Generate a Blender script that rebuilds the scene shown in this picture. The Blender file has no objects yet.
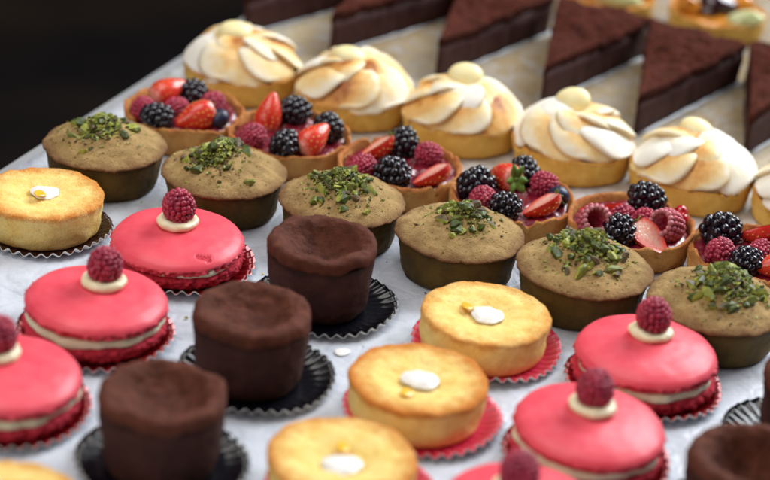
import bpy, bmesh, math, random
import numpy as np
from mathutils import Vector, Matrix, noise as mnoise

C = bpy.context.scene
COL = C.collection
R = random.Random(11)
PI = math.pi
CM = 0.01                       # all modelling below is in centimetres


# ------------------------------------------------------------------ objects
def tag(o, label=None, cat=None, group=None, kind=None):
    if label: o['label'] = label
    if cat: o['category'] = cat
    if group: o['group'] = group
    if kind: o['kind'] = kind
    return o


def thing(name, label, cat, x, y, z=0.0, rz=0.0, group=None):
    o = bpy.data.objects.new(name, None)
    COL.objects.link(o)
    o.empty_display_size = 0.01
    o.location = (x * CM, y * CM, z * CM)
    o.rotation_euler = (0, 0, rz)
    return tag(o, label, cat, group)


def link(name, me, parent=None, loc=(0, 0, 0), rot=(0, 0, 0), scale=1.0):
    o = bpy.data.objects.new(name, me)
    COL.objects.link(o)
    o.location = Vector(loc) * CM
    o.rotation_euler = rot
    if scale != 1.0:
        o.scale = (scale,) * 3 if not hasattr(scale, '__len__') else scale
    if parent: o.parent = parent
    return o


def mesh(name, V, F, mats, attrs=None, fmat=None, smooth=True):
    me = bpy.data.meshes.new(name)
    V = np.asarray(V, float) * CM
    me.from_pydata(V.tolist(), [], F)
    for m in (mats if isinstance(mats, (list, tuple)) else [mats]):
        me.materials.append(m)
    if fmat is not None:
        me.polygons.foreach_set('material_index', fmat)
    me.polygons.foreach_set('use_smooth', [smooth] * len(me.polygons))
    for k, a in (attrs or {}).items():
        at = me.attributes.new(k, 'FLOAT', 'POINT')
        at.data.foreach_set('value', np.asarray(a, np.float32))
    me.update()
    return me


def fbm(p, sc, seed=0.0, oct=3):
    return mnoise.fractal(Vector((p[0] * sc + seed, p[1] * sc - seed * 1.7, p[2] * sc + seed * .6)), 1.0, 2.0, oct,
                          noise_basis='PERLIN_ORIGINAL')


def resample(prof, step):
    """profile of (r, z, *attr) densified with a Catmull-Rom-ish linear pass"""
    out = []
    for a, b in zip(prof[:-1], prof[1:]):
        d = math.hypot(b[0] - a[0], b[1] - a[1])
        n = max(1, int(math.ceil(d / step)))
        for i in range(n):
            t = i / n
            out.append(tuple(a[k] + (b[k] - a[k]) * t for k in range(len(a))))
    out.append(prof[-1])
    return out


def smooth_prof(prof, it=2):
    p = [list(q) for q in prof]
    for _ in range(it):
        q = [p[0]]
        for i in range(1, len(p) - 1):
            q.append([(p[i - 1][k] + 2 * p[i][k] + p[i + 1][k]) / 4 for k in range(len(p[i]))])
        q.append(p[-1])
        p = q
    return [tuple(q) for q in p]


def lathe(prof, n=96, outline=None, disp=None, attr='bake', center=(0, 0)):
    """prof: list of (r, z, a). outline(theta) scales the radius. disp(x,y,z,r,a)->(dr,dz)"""
    V, F, A = [], [], []
    rings = []
    for (r, z, a) in prof:
        if r < 1e-6:
            x, y, zz = center[0], center[1], z
            if disp:
                dr, dz = disp(x, y, z, 0, a)
                zz += dz
            rings.append([len(V)]); V.append((x, y, zz)); A.append(a)
            continue
        ring = []
        for i in range(n):
            t = 2 * PI * i / n
            k = outline(t) if outline else 1.0
            x, y = r * k * math.cos(t), r * k * math.sin(t)
            zz = z
            if disp:
                dr, dz = disp(x, y, z, r, a)
                s = (r + dr) / r
                x *= s; y *= s; zz += dz
            ring.append(len(V)); V.append((x + center[0], y + center[1], zz)); A.append(a)
        rings.append(ring)
    for p, q in zip(rings[:-1], rings[1:]):
        if len(p) == 1 and len(q) == 1: continue
        if len(p) == 1:
            for i in range(n): F.append((p[0], q[(i + 1) % n], q[i]))
        elif len(q) == 1:
            for i in range(n): F.append((p[i], p[(i + 1) % n], q[0]))
        else:
            for i in range(n): F.append((p[i], p[(i + 1) % n], q[(i + 1) % n], q[i]))
    return V, F, {attr: A}


def sphere(rx, ry, rz, nu=20, nv=12, c=(0, 0, 0), fn=None):
    V, F = [], []
    V.append((0, 0, -1))
    for j in range(1, nv):
        ph = -PI / 2 + PI * j / nv
        for i in range(nu):
            t = 2 * PI * i / nu
            V.append((math.cos(ph) * math.cos(t), math.cos(ph) * math.sin(t), math.sin(ph)))
    V.append((0, 0, 1))
    for i in range(nu): F.append((0, 1 + (i + 1) % nu, 1 + i))
    for j in range(nv - 2):
        a, b = 1 + j * nu, 1 + (j + 1) * nu
        for i in range(nu): F.append((a + i, a + (i + 1) % nu, b + (i + 1) % nu, b + i))
    a, top = 1 + (nv - 2) * nu, len(V) - 1
    for i in range(nu): F.append((a + i, a + (i + 1) % nu, top))
    if fn: V = [fn(*v) for v in V]
    V = [(x * rx + c[0], y * ry + c[1], z * rz + c[2]) for x, y, z in V]
    return V, F


class Bag:
    """collects several shapes of one part into one mesh"""
    def __init__(s): s.V, s.F, s.M, s.A = [], [], [], []
    def add(s, V, F, m=0, a=None, mat=None):
        o = len(s.V)
        if mat is not None: V = [tuple(mat @ Vector(v)) for v in V]
        s.V += list(V); s.F += [tuple(i + o for i in f) for f in F]; s.M += [m] * len(F)
        s.A += list(a) if a is not None else [0.0] * len(V)
        return s
    def build(s, name, mats, attr='bake', smooth=True):
        return mesh(name, s.V, s.F, mats, {attr: s.A}, s.M, smooth)


# ---------------------------------------------------------------- materials
def srgb(r, g, b):
    f = lambda c: (c / 12.92 if c <= .04045 else ((c + .055) / 1.055) ** 2.4)
    return (f(r / 255), f(g / 255), f(b / 255), 1)


class NT:
    def __init__(s, name):
        s.m = bpy.data.materials.new(name); s.m.use_nodes = True
        s.t = s.m.node_tree; s.t.nodes.clear()
        s.out = s.n('ShaderNodeOutputMaterial')
        s.b = s.n('ShaderNodeBsdfPrincipled')
        s.l(s.b.outputs[0], s.out.inputs[0])
    def n(s, t, **kw):
        n = s.t.nodes.new(t)
        for k, v in kw.items(): setattr(n, k, v)
        return n
    def l(s, a, b): s.t.links.new(a, b)
    def set(s, **kw):
        for k, v in kw.items():
            i = s.b.inputs[k.replace('_', ' ')]
            if hasattr(v, 'is_linked') or isinstance(v, bpy.types.NodeSocket): s.l(v, i)
            else: i.default_value = v
    def coords(s):
        """object coordinates in centimetres, shifted at random per object"""
        tc = s.n('ShaderNodeTexCoord'); oi = s.n('ShaderNodeObjectInfo')
        sc = s.n('ShaderNodeVectorMath', operation='SCALE'); s.l(tc.outputs['Object'], sc.inputs[0]); sc.inputs['Scale'].default_value = 100
        of = s.n('ShaderNodeMath', operation='MULTIPLY'); s.l(oi.outputs['Random'], of.inputs[0]); of.inputs[1].default_value = 37.0
        ad = s.n('ShaderNodeVectorMath', operation='ADD'); s.l(sc.outputs[0], ad.inputs[0]); s.l(of.outputs[0], ad.inputs[1])
        s.rand = oi.outputs['Random']
        return ad.outputs[0]
    def noise(s, co, scale, detail=4, rough=.55, dist=0):
        n = s.n('ShaderNodeTexNoise'); s.l(co, n.inputs['Vector'])
        n.inputs['Scale'].default_value = scale; n.inputs['Detail'].default_value = detail
        n.inputs['Roughness'].default_value = rough; n.inputs['Distortion'].default_value = dist
        return n.outputs['Fac']
    def voro(s, co, scale, feature='F1', rnd=1.0):
        n = s.n('ShaderNodeTexVoronoi', feature=feature); s.l(co, n.inputs['Vector']); n.inputs['Scale'].default_value = scale
        n.inputs['Randomness'].default_value = rnd
        return n.outputs['Distance']
    def ramp(s, f, stops):
        n = s.n('ShaderNodeValToRGB'); s.l(f, n.inputs[0])
        e = n.color_ramp.elements
        while len(e) < len(stops): e.new(.5)
        for q, (p, c) in zip(e, stops):
            q.position = p; q.color = c if hasattr(c, '__len__') else (c, c, c, 1)
        return n.outputs[0]
    def mix(s, f, a, b, mode='MIX'):
        n = s.n('ShaderNodeMix', data_type='RGBA', blend_type=mode)
        for v, i in ((f, n.inputs[0]), (a, n.inputs[6]), (b, n.inputs[7])):
            if isinstance(v, bpy.types.NodeSocket): s.l(v, i)
            else: i.default_value = v
        return n.outputs[2]
    def math(s, op, a, b=None, clamp=False):
        n = s.n('ShaderNodeMath', operation=op, use_clamp=clamp)
        for v, i in ((a, n.inputs[0]), (b, n.inputs[1])):
            if v is None: continue
            if isinstance(v, bpy.types.NodeSocket): s.l(v, i)
            else: i.default_value = v
        return n.outputs[0]
    def attr(s, name='bake'):
        return s.n('ShaderNodeAttribute', attribute_name=name).outputs['Fac']
    def bump(s, layers):
        """layers: (height socket, strength, distance in cm)"""
        prev = None
        for h, st, d in layers:
            n = s.n('ShaderNodeBump'); s.l(h, n.inputs['Height'])
            n.inputs['Strength'].default_value = st; n.inputs['Distance'].default_value = d * CM
            if prev: s.l(prev, n.inputs['Normal'])
            prev = n.outputs[0]
        s.l(prev, s.b.inputs['Normal'])
    def sss(s, w, rad=(.4, .2, .1), scale=1.0):
        s.b.inputs['Subsurface Weight'].default_value = w
        s.b.inputs['Subsurface Radius'].default_value = rad
        s.b.inputs['Subsurface Scale'].default_value = scale * CM


def crumb(name, lo, hi, bake, nscale=1.2, fine=9, pits=7, rough=.85, b1=.5, b2=.5, spot=None, spot_amt=.0, k=.5, sss=0.0, spec=.25, fscale=1.0):
    """baked dough: two tones + a browned tone where the attribute says so, fine crumb and pores"""
    n = NT(name); co = n.coords()
    big = n.noise(co, nscale, 5); fi = n.noise(co, fine * fscale, 4, .65)
    base = n.mix(n.ramp(big, [(.35, 0), (.65, 1)]), lo, hi)
    base = n.mix(n.math('MULTIPLY', n.ramp(fi, [(.42, 0), (.7, 1)]), .45), base, n.mix(.5, base, bake))
    a = n.attr()
    am = n.math('ADD', a, n.math('MULTIPLY', n.math('SUBTRACT', big, .5), k))
    am = n.math('ADD', am, n.math('MULTIPLY', n.math('SUBTRACT', fi, .5), k))
    base = n.mix(n.ramp(am, [(.2, 0), (.9, 1)]), base, bake)
    v = n.voro(co, pits)
    if spot is not None:
        sp = n.ramp(n.voro(co, pits * .45), [(.10, 1), (.2, 0)])
        base = n.mix(n.math('MULTIPLY', sp, spot_amt), base, spot)
    n.set(Base_Color=base, Roughness=rough, Specular_IOR_Level=spec)
    n.bump([(fi, b1, .08), (n.ramp(v, [(.0, 0), (.28, 1)]), b2, .05)])
    if sss: n.sss(sss, (.5, .3, .15))
    return n.m


m_gold = crumb('golden_sponge', srgb(253, 226, 146), srgb(248, 212, 120), srgb(204, 124, 48), pits=6, b1=.8, b2=.6, spot=srgb(190, 130, 60), spot_amt=.3, sss=.12, k=.8)
m_olive = crumb('pistachio_wall', srgb(106, 82, 32), srgb(82, 64, 25), srgb(50, 36, 17), nscale=.8, b1=.45, b2=.4, rough=.7)
m_dome = crumb('pistachio_dome', srgb(188, 156, 104), srgb(158, 130, 84), srgb(120, 82, 54), nscale=.8, fine=10, pits=4.5, b1=1.0, b2=1.0, spot=srgb(92, 74, 40), spot_amt=.6, rough=.9)
m_sable = crumb('lemon_tart_crust', srgb(240, 200, 108), srgb(226, 180, 84), srgb(196, 128, 54), nscale=.9, b1=.8, b2=.6, k=1.0, rough=.7, sss=.05)
m_sable2 = crumb('berry_tart_crust', srgb(234, 178, 106), srgb(218, 154, 84), srgb(178, 106, 52), nscale=1.0, b1=1.0, b2=.8, k=1.5, rough=.75)
m_choc_top = crumb('fondant_skin', srgb(104, 57, 42), srgb(82, 44, 32), srgb(56, 29, 22), nscale=1.3, fine=9, pits=6, b1=.8, b2=.6, rough=.8, spec=.2)
m_choc_side = crumb('fondant_side', srgb(76, 43, 36), srgb(60, 33, 28), srgb(40, 21, 18), nscale=1.0, fine=8, pits=4, b1=.7, b2=.7, rough=.75, spec=.25)
m_cocoa = crumb('cocoa_cake_top', srgb(86, 41, 30), srgb(66, 31, 23), srgb(40, 20, 16), nscale=1.1, fine=5, pits=3.5, b1=1.0, b2=.8, rough=.9, spec=.08)
m_cake_side = crumb('cocoa_cake_side', srgb(74, 37, 31), srgb(58, 28, 25), srgb(38, 19, 18), nscale=1.2, fine=6, pits=4, b1=.8, b2=.6, rough=.6, spec=.3)


def mac_mat():
    n = NT('macaron_shell'); co = n.coords()
    big = n.noise(co, .9, 3); fi = n.noise(co, 8, 4, .6)
    a = n.attr()
    base = n.mix(n.ramp(big, [(.3, 0), (.7, 1)]), srgb(242, 94, 108), srgb(232, 74, 92))
    base = n.mix(n.math('MULTIPLY', a, 1.0, True), base, srgb(204, 50, 70))
    rough = n.mix(a, (.40, .40, .40, 1), (.9, .9, .9, 1))
    rough = n.mix(n.ramp(fi, [(.4, 0), (.8, .25)]), rough, (.6, .6, .6, 1))
    n.set(Base_Color=base, Roughness=rough, Specular_IOR_Level=.38)
    v = n.ramp(n.voro(co, 7), [(0, 0), (.4, 1)])
    b0 = n.n('ShaderNodeBump'); n.l(n.math('MULTIPLY', v, a), b0.inputs['Height']); b0.inputs['Strength'].default_value = .9; b0.inputs['Distance'].default_value = .09 * CM
    b1 = n.n('ShaderNodeBump'); n.l(n.noise(co, 3.0, 3), b1.inputs['Height']); b1.inputs['Strength'].default_value = .06; b1.inputs['Distance'].default_value = .05 * CM
    b2 = n.n('ShaderNodeBump'); n.l(n.math('ADD', n.noise(co, 11, 3), n.ramp(n.voro(co, 2.6), [(.04, 0), (.1, 1)])), b2.inputs['Height']); b2.inputs['Strength'].default_value = .22; b2.inputs['Distance'].default_value = .03 * CM
    n.l(b0.outputs[0], b1.inputs['Normal']); n.l(b1.outputs[0], b2.inputs['Normal']); n.l(b2.outputs[0], n.b.inputs['Normal'])
    n.sss(.2, (.5, .15, .12))
    return n.m
m_mac = mac_mat()


def smooth_mat(name, c1, c2, rough=.35, nscale=2, b=.15, sss=.3, rad=(.5, .4, .25), spec=.5, coat=0, scale=1.0):
    n = NT(name); co = n.coords()
    f = n.noise(co, nscale, 4)
    n.set(Base_Color=n.mix(n.ramp(f, [(.35, 0), (.65, 1)]), c1, c2), Roughness=rough, Specular_IOR_Level=spec)
    n.bump([(n.noise(co, nscale * 3, 3), b, .06)])
    if sss: n.sss(sss, rad, scale)
    if coat: n.set(Coat_Weight=coat, Coat_Roughness=.08)
    return n.m


m_cream = smooth_mat('macaron_cream', srgb(244, 238, 204), srgb(234, 228, 192), .45)
m_dollop = smooth_mat('piped_cream', srgb(252, 240, 204), srgb(246, 230, 188), .38)
m_icing = smooth_mat('white_icing', srgb(246, 243, 238), srgb(235, 233, 232), .35)
m_peel = smooth_mat('candied_peel', srgb(250, 206, 70), srgb(244, 182, 44), .3, coat=.2)
m_jam = smooth_mat('berry_jam', srgb(140, 22, 44), srgb(104, 14, 32), .28, nscale=2.5, b=.8, sss=.2, rad=(.4, .1, .1), coat=.6)
m_curd = smooth_mat('lemon_curd', srgb(240, 180, 60), srgb(230, 160, 44), .25)
m_choc_drop = smooth_mat('white_chocolate', srgb(253, 240, 190), srgb(250, 230, 168), .42, b=.06)
m_blue = smooth_mat('blueberry_skin', srgb(44, 50, 82), srgb(24, 26, 48), .38, sss=0)
m_currant = smooth_mat('redcurrant_skin', srgb(196, 18, 28), srgb(160, 10, 20), .1, b=.02, sss=.35, rad=(.5, .08, .06), coat=.5)
m_calyx = smooth_mat('berry_leaf', srgb(128, 160, 60), srgb(90, 128, 40), .6, sss=0)
m_pist = smooth_mat('pistachio_dark', srgb(86, 98, 42), srgb(58, 70, 34), .42, nscale=3, b=.5, sss=.05, spec=.35)
m_pist2 = smooth_mat('pistachio_light', srgb(176, 178, 76), srgb(132, 146, 56), .55, nscale=3, b=.5, sss=.05)
m_pist3 = smooth_mat('pistachio_skin', srgb(118, 92, 58), srgb(74, 70, 44), .55, nscale=3, b=.5, sss=0)
m_pist4 = smooth_mat('pistachio_olive', srgb(130, 136, 56), srgb(96, 106, 42), .5, nscale=3, b=.5, sss=.05)
m_goldleaf = smooth_mat('gold_flake', srgb(238, 180, 70), srgb(220, 150, 50), .25, sss=0)
m_melon = smooth_mat('pale_fruit', srgb(222, 228, 176), srgb(200, 206, 140), .2, coat=.6)
m_glaze = smooth_mat('amber_fruit', srgb(226, 156, 52), srgb(200, 120, 30), .15, coat=.8)
m_plum = smooth_mat('dark_fruit', srgb(64, 24, 38), srgb(38, 14, 26), .12, coat=.8)


def berry_mat(name, c1, c2, rough, sss, powder=0.0, hairs=.0, coat=0):
    n = NT(name); co = n.coords()
    f = n.noise(co, 1.2, 3)
    base = n.mix(n.ramp(f, [(.35, 0), (.65, 1)]), c1, c2)
    base = n.mix(n.math('MULTIPLY', n.attr('bake'), 1.0), base, srgb(236, 196, 200))
    if powder:
        base = n.mix(n.math('MULTIPLY', n.ramp(n.noise(co, 5, 5, .7), [(.5, 0), (.75, 1)]), powder), base, srgb(230, 180, 190))
    n.set(Base_Color=base, Roughness=rough)
    n.bump([(n.noise(co, 14, 3), .25, .03)])
    if sss: n.sss(sss, (.5, .1, .12))
    if coat: n.set(Coat_Weight=coat, Coat_Roughness=.12)
    return n.m


m_rasp = berry_mat('raspberry_skin', srgb(182, 42, 74), srgb(146, 26, 60), .42, .25, .3)
m_rasp_dry = berry_mat('sugared_raspberry', srgb(186, 40, 70), srgb(160, 26, 54), .5, .25, .6)
m_black = berry_mat('blackberry_skin', srgb(30, 22, 36), srgb(18, 14, 26), .2, 0, 0, coat=.4)


def straw_mat():
    n = NT('strawberry_flesh'); co = n.coords()
    f = n.noise(co, 1.5, 3)
    base = n.mix(n.ramp(f, [(.3, 0), (.7, 1)]), srgb(236, 72, 48), srgb(216, 44, 38))
    fib = n.noise(co, 3.5, 4, .6, 1.5)
    flesh = n.mix(n.ramp(fib, [(.4, 0), (.7, 1)]), srgb(250, 214, 196), srgb(240, 150, 130))
    base = n.mix(n.attr('bake'), base, flesh)
    n.set(Base_Color=base, Roughness=.26, Coat_Weight=.3, Coat_Roughness=.12)
    n.bump([(n.ramp(n.voro(co, 4.2), [(.05, 0), (.3, 1)]), .35, .05)])
    n.sss(.25, (.5, .12, .08))
    return n.m
m_straw = straw_mat()
m_seed = smooth_mat('strawberry_seed', srgb(236, 190, 90), srgb(210, 150, 60), .4, sss=0)


def meringue_mat():
    n = NT('toasted_meringue'); co = n.coords()
    a = n.attr()
    f = n.noise(co, 1.4, 4); g = n.noise(co, 5, 4)
    t = n.math('ADD', a, n.math('MULTIPLY', n.math('SUBTRACT', f, .5), .55))
    t = n.math('ADD', t, n.math('MULTIPLY', n.math('SUBTRACT', g, .5), .2))
    t = n.math('MULTIPLY', t, n.ramp(a, [(0, 0), (.12, 1)]))
    col = n.ramp(t, [(.0, srgb(250, 244, 232)), (.22, srgb(250, 238, 212)), (.48, srgb(246, 214, 152)), (.78, srgb(232, 172, 92)), (1.0, srgb(168, 96, 40))])
    n.set(Base_Color=col, Roughness=.5, Specular_IOR_Level=.35)
    n.bump([(g, .12, .06)])
    n.sss(.3, (.6, .5, .35))
    return n.m
m_mer = meringue_mat()


def case_mat(name, c, c2, rough, metal=0.0, gloss_stripe=0.0, coat=0.0):
    n = NT(name); co = n.coords()
    f = n.noise(co, 2, 3)
    base = n.mix(n.ramp(f, [(.3, 0), (.7, 1)]), c, c2)
    if gloss_stripe:  # gloss on the pleat crests, painted into the base colour as paler bands
        base = n.mix(n.math('MULTIPLY', n.attr(), gloss_stripe), base, srgb(246, 196, 206))
    n.set(Base_Color=base, Roughness=rough, Metallic=metal, Specular_IOR_Level=.45)
    if coat: n.set(Coat_Weight=coat, Coat_Roughness=.1)
    n.bump([(n.noise(co, 1.5, 2), .2, .05)])
    return n.m


m_case_black = case_mat('black_case_foil', srgb(16, 16, 24), srgb(10, 10, 16), .25, .0, coat=.22)
m_case_red = case_mat('red_case_foil', srgb(150, 20, 30), srgb(120, 14, 24), .25, .35, coat=.5)
m_case_pink = case_mat('pink_case_foil', srgb(214, 22, 70), srgb(198, 18, 60), .4, .0, .22, coat=.15)
m_case_brown = case_mat('dark_case_foil', srgb(66, 32, 26), srgb(46, 22, 20), .25, .2, coat=.4)
m_case_white = smooth_mat('case_paper', srgb(226, 226, 222), srgb(212, 212, 210), .6, sss=0)


def paper_mat():
    n = NT('baking_paper')
    tc = n.n('ShaderNodeTexCoord'); sc = n.n('ShaderNodeVectorMath', operation='SCALE'); n.l(tc.outputs['Object'], sc.inputs[0]); sc.inputs['Scale'].default_value = 100
    co = sc.outputs[0]
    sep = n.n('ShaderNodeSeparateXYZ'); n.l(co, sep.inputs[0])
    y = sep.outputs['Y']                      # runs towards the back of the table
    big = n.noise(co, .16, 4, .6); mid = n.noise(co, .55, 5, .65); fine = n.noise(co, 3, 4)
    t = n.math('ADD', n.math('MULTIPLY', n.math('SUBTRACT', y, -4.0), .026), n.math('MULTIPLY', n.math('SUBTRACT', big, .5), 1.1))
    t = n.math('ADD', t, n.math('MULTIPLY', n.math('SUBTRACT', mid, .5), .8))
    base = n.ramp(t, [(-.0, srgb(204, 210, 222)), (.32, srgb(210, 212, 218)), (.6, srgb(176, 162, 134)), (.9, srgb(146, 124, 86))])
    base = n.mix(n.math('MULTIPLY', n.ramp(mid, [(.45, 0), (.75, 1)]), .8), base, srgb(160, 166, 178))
    base = n.mix(n.math('MULTIPLY', n.ramp(fine, [(.5, 0), (.8, 1)]), .3), base, srgb(232, 232, 230))
    n.set(Base_Color=base, Roughness=n.ramp(mid, [(.3, .3), (.7, .5)]), Specular_IOR_Level=.45)
    n.bump([(n.noise(co, .35, 4, .6, .6), .5, .5), (mid, .25, .15), (fine, .2, .03), (n.ramp(n.voro(co, .42, 'DISTANCE_TO_EDGE'), [(0, 0), (.07, 1)]), .25, .12)])
    return n.m
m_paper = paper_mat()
m_board = smooth_mat('white_board', srgb(214, 216, 220), srgb(200, 204, 210), .4, nscale=.3, sss=0)
m_strip = smooth_mat('cake_paper', srgb(176, 182, 192), srgb(160, 164, 172), .4, nscale=1, sss=0)


def floor_mat():
    n = NT('dark_floor')
    tc = n.n('ShaderNodeTexCoord')
    f = n.noise(tc.outputs['Object'], .9, 3)
    n.set(Base_Color=n.mix(n.ramp(f, [(.44, 0), (.7, 1)]), (.0018, .002, .0034, 1), (.03, .018, .010, 1)), Roughness=.8, Specular_IOR_Level=.1)
    return n.m
m_floor = floor_mat()


# ------------------------------------------------------------- table, floor
TA = math.radians(-21.0)                       # the table stands turned to the camera
e1 = Vector((math.cos(TA), math.sin(TA), 0)); e2 = Vector((-math.sin(TA), math.cos(TA), 0))


def at_table(a, b): return e1 * a + e2 * b      # a along the rows, b away from the viewer


def grid_sheet(a0, a1, b0, b1, na, nb, zf, thick):
    V, F = [], []
    for j in range(nb + 1):
        for i in range(na + 1):
            a, b = a0 + (a1 - a0) * i / na, b0 + (b1 - b0) * j / nb
            V.append((a, b, zf(a, b)))
    top = len(V)
    for (x, y, z) in list(V): V.append((x, y, z - thick))
    w = na + 1
    for j in range(nb):
        for i in range(na):
            p = j * w + i
            F.append((p, p + 1, p + w + 1, p + w))
            F.append((top + p, top + p + w, top + p + w + 1, top + p + 1))
    edge = [i for i in range(w)] + [j * w + na for j in range(1, nb + 1)] + [nb * w + i for i in range(na - 1, -1, -1)] + [j * w for j in range(nb - 1, 0, -1)]
    for p, q in zip(edge, edge[1:] + edge[:1]): F.append((q, p, top + p, top + q))
    return V, F


ORG = at_table(0, 100)                          # origin of the sheets, b is measured from here


def sheet(name, a0, a1, b0, b1, z, thick, m, na=60, nb=60, amp=0.0):
    zf = lambda a, b: z + amp * fbm((a, b, 0), .16, 5.1, 2)
    V, F = grid_sheet(a0, a1, b0 - 100, b1 - 100, na, nb, zf, thick)
    o = link(name, mesh(name, V, F, m), None, tuple(ORG), (0, 0, TA))
    return o


EL = -62.3
board = sheet('serving_board', EL - .25, 40, 20, 190, -.16, 2.2, m_board, 4, 4)
tag(board, 'white serving board whose edge runs diagonally past the dark background', 'board')
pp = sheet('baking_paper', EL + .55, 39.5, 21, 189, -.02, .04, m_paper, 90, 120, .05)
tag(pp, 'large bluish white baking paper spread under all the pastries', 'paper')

V, F = grid_sheet(-900, 900, -600, 1500, 2, 2, lambda a, b: -80, 1)
tag(link('floor', mesh('floor', V, F, m_floor)), kind='structure')


# ------------------------------------------------------------------ berries
def drupelets(kind, seed):
    rr = random.Random(seed); b = Bag()
    if kind == 'raspberry':
        L, W, dr, nr, fl = 1.95, .93, .165, 9, 1.0
    else:
        L, W, dr, nr, fl = 2.1, .86, .285, 6, 1.0
    nu, nv = (10, 7)
    core, cf = sphere(W * .86, W * .86, L / 2 * .9, 20, 12)
    b.add(core, cf)
    for k in range(nr):
        t = (k + .5) / nr
        ph = -PI / 2 + PI * (t * .9 + .1)
        z = math.sin(ph) * L / 2 * .9
        rad = W * .93 * (math.cos(ph) ** .8) * (1.06 - .22 * (z / L + .5) if kind == 'raspberry' else 1)
        n = max(1, int(round(2 * PI * rad / (dr * 1.72))))
        off = rr.random() * 6.28
        for i in range(n):
            a = off + 2 * PI * i / n + rr.uniform(-.1, .1)
            s = dr * rr.uniform(.88, 1.12)
            c = Vector((rad * math.cos(a), rad * math.sin(a), z + rr.uniform(-.05, .05)))
            V, F = sphere(s, s, s * rr.uniform(.9, 1.05), nu, nv)
            tl = rr.random()
            b.add([tuple(Vector(v) + c) for v in V], F, 0, [0.0] * len(V))
    V, F = sphere(dr, dr, dr, nu, nv); b.add([(x, y, z + L / 2 * .93) for x, y, z in V], F)
    return b.build(kind, m_rasp if kind == 'raspberry' else m_black)


RASP = [drupelets('raspberry', s) for s in range(3)]
BLACK = [drupelets('blackberry', s + 10) for s in range(3)]


def hollow_raspberry(seed):
    """a raspberry lying with its open end showing"""
    rr = random.Random(seed); b = Bag(); dr = .18
    for k in range(8):
        t = k / 7
        z = 1.0 - 2.0 * t
        rad = [.74, .86, .92, .91, .84, .70, .5, .22][k]
        n = int(2 * PI * rad / (dr * 1.7))
        off = rr.random() * 6
        for i in range(n):
            a = off + 2 * PI * i / n
            s = dr * rr.uniform(.9, 1.15)
            V, F = sphere(s, s, s, 10, 7)
            c = Vector((rad * math.cos(a), rad * math.sin(a), z))
            b.add([tuple(Vector(v) + c) for v in V], F, 0, [(.3 if k == 0 else .1)] * len(V))
    prof = [(.74, 1.0, .3), (.62, .95, .2), (.5, .3, 0), (.35, -.3, 0), (0, -.5, 0)]
    V, F, A = lathe(prof, 24); b.add(V, F, 0, A['bake'])
    prof = [(.74, .95, 0), (.84, .4, 0), (.8, -.3, 0), (.5, -.8, 0), (0, -.95, 0)]
    V, F, A = lathe(prof, 24); b.add(V, [f[::-1] for f in F], 0, A['bake'])
    return b.build('raspberry', m_rasp_dry)
RASP_OPEN = hollow_raspberry(5)


def straw_r(t):     # t: 0 at the tip, 1 at the stalk
    return .98 * (math.sin(PI * min(1, .06 + t * .80)) ** .75) * (.55 + .5 * t)


def strawberry_mesh(seed, cut):
    rr = random.Random(seed); b = Bag()
    L = 2.5; n = 36; m = 26
    a0, a1 = (0, 2 * PI) if not cut else (0, PI)
    V, A, F = [], [], []
    for j in range(m + 1):
        t = j / m
        r = straw_r(t) if 0 < j < m else .03
        for i in range(n + 1):
            a = a0 + (a1 - a0) * i / n
            k = 1 + .03 * math.sin(3 * a + seed) + .03 * fbm((math.cos(a), math.sin(a), t * 2), 1.4, seed)
            V.append((r * k * math.cos(a), r * k * math.sin(a), -L / 2 + L * t)); A.append(max(0, (t - .86) / .14) * .8)
    for j in range(m):
        for i in range(n):
            p = j * (n + 1) + i
            F.append((p, p + 1, p + n + 2, p + n + 1))
    b.add(V, F, 0, A)
    if cut:        # the flat cut face, red skin edge to pale heart
        V2, A2, F2 = [], [], []
        q = 14
        for j in range(m + 1):
            t = j / m; r = straw_r(t) if 0 < j < m else .03
            for i in range(q + 1):
                u = -1 + 2 * i / q
                V2.append((u * r, -.02 + .05 * (1 - u * u), -L / 2 + L * t))
                d = min(1 - abs(u), 1) * r
                A2.append(min(1, d * 2.0) * (.55 + .45 * t) if r > .1 else 0)
        for j in range(m):
            for i in range(q):
                p = j * (q + 1) + i
                F2.append((p, p + q + 1, p + q + 2, p + 1))
        b.add(V2, F2, 0, A2)
    for j in range(1, 9):
        t = j / 9.5; r = straw_r(t)
        ns = max(3, int(2 * PI * r / .42)); off = rr.random() * 6
        for i in range(ns):
            a = off + 2 * PI * i / ns + rr.uniform(-.1, .1)
            if cut and not (.15 < a % (2 * PI) < PI - .15): continue
            V, F = sphere(.045, .03, .075, 6, 5)
            M_ = Matrix.Rotation(a, 4, 'Z') @ Matrix.Translation((r * 1.0, 0, -L / 2 + L * t)) @ Matrix.Rotation(PI / 2, 4, 'Z')
            b.add(V, F, 1, None, M_)
    return b.build('strawberry', [m_straw, m_seed])


STRAW = [strawberry_mesh(s, False) for s in (1, 2)]
STRAWC = [strawberry_mesh(s, True) for s in (3, 4)]


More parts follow.
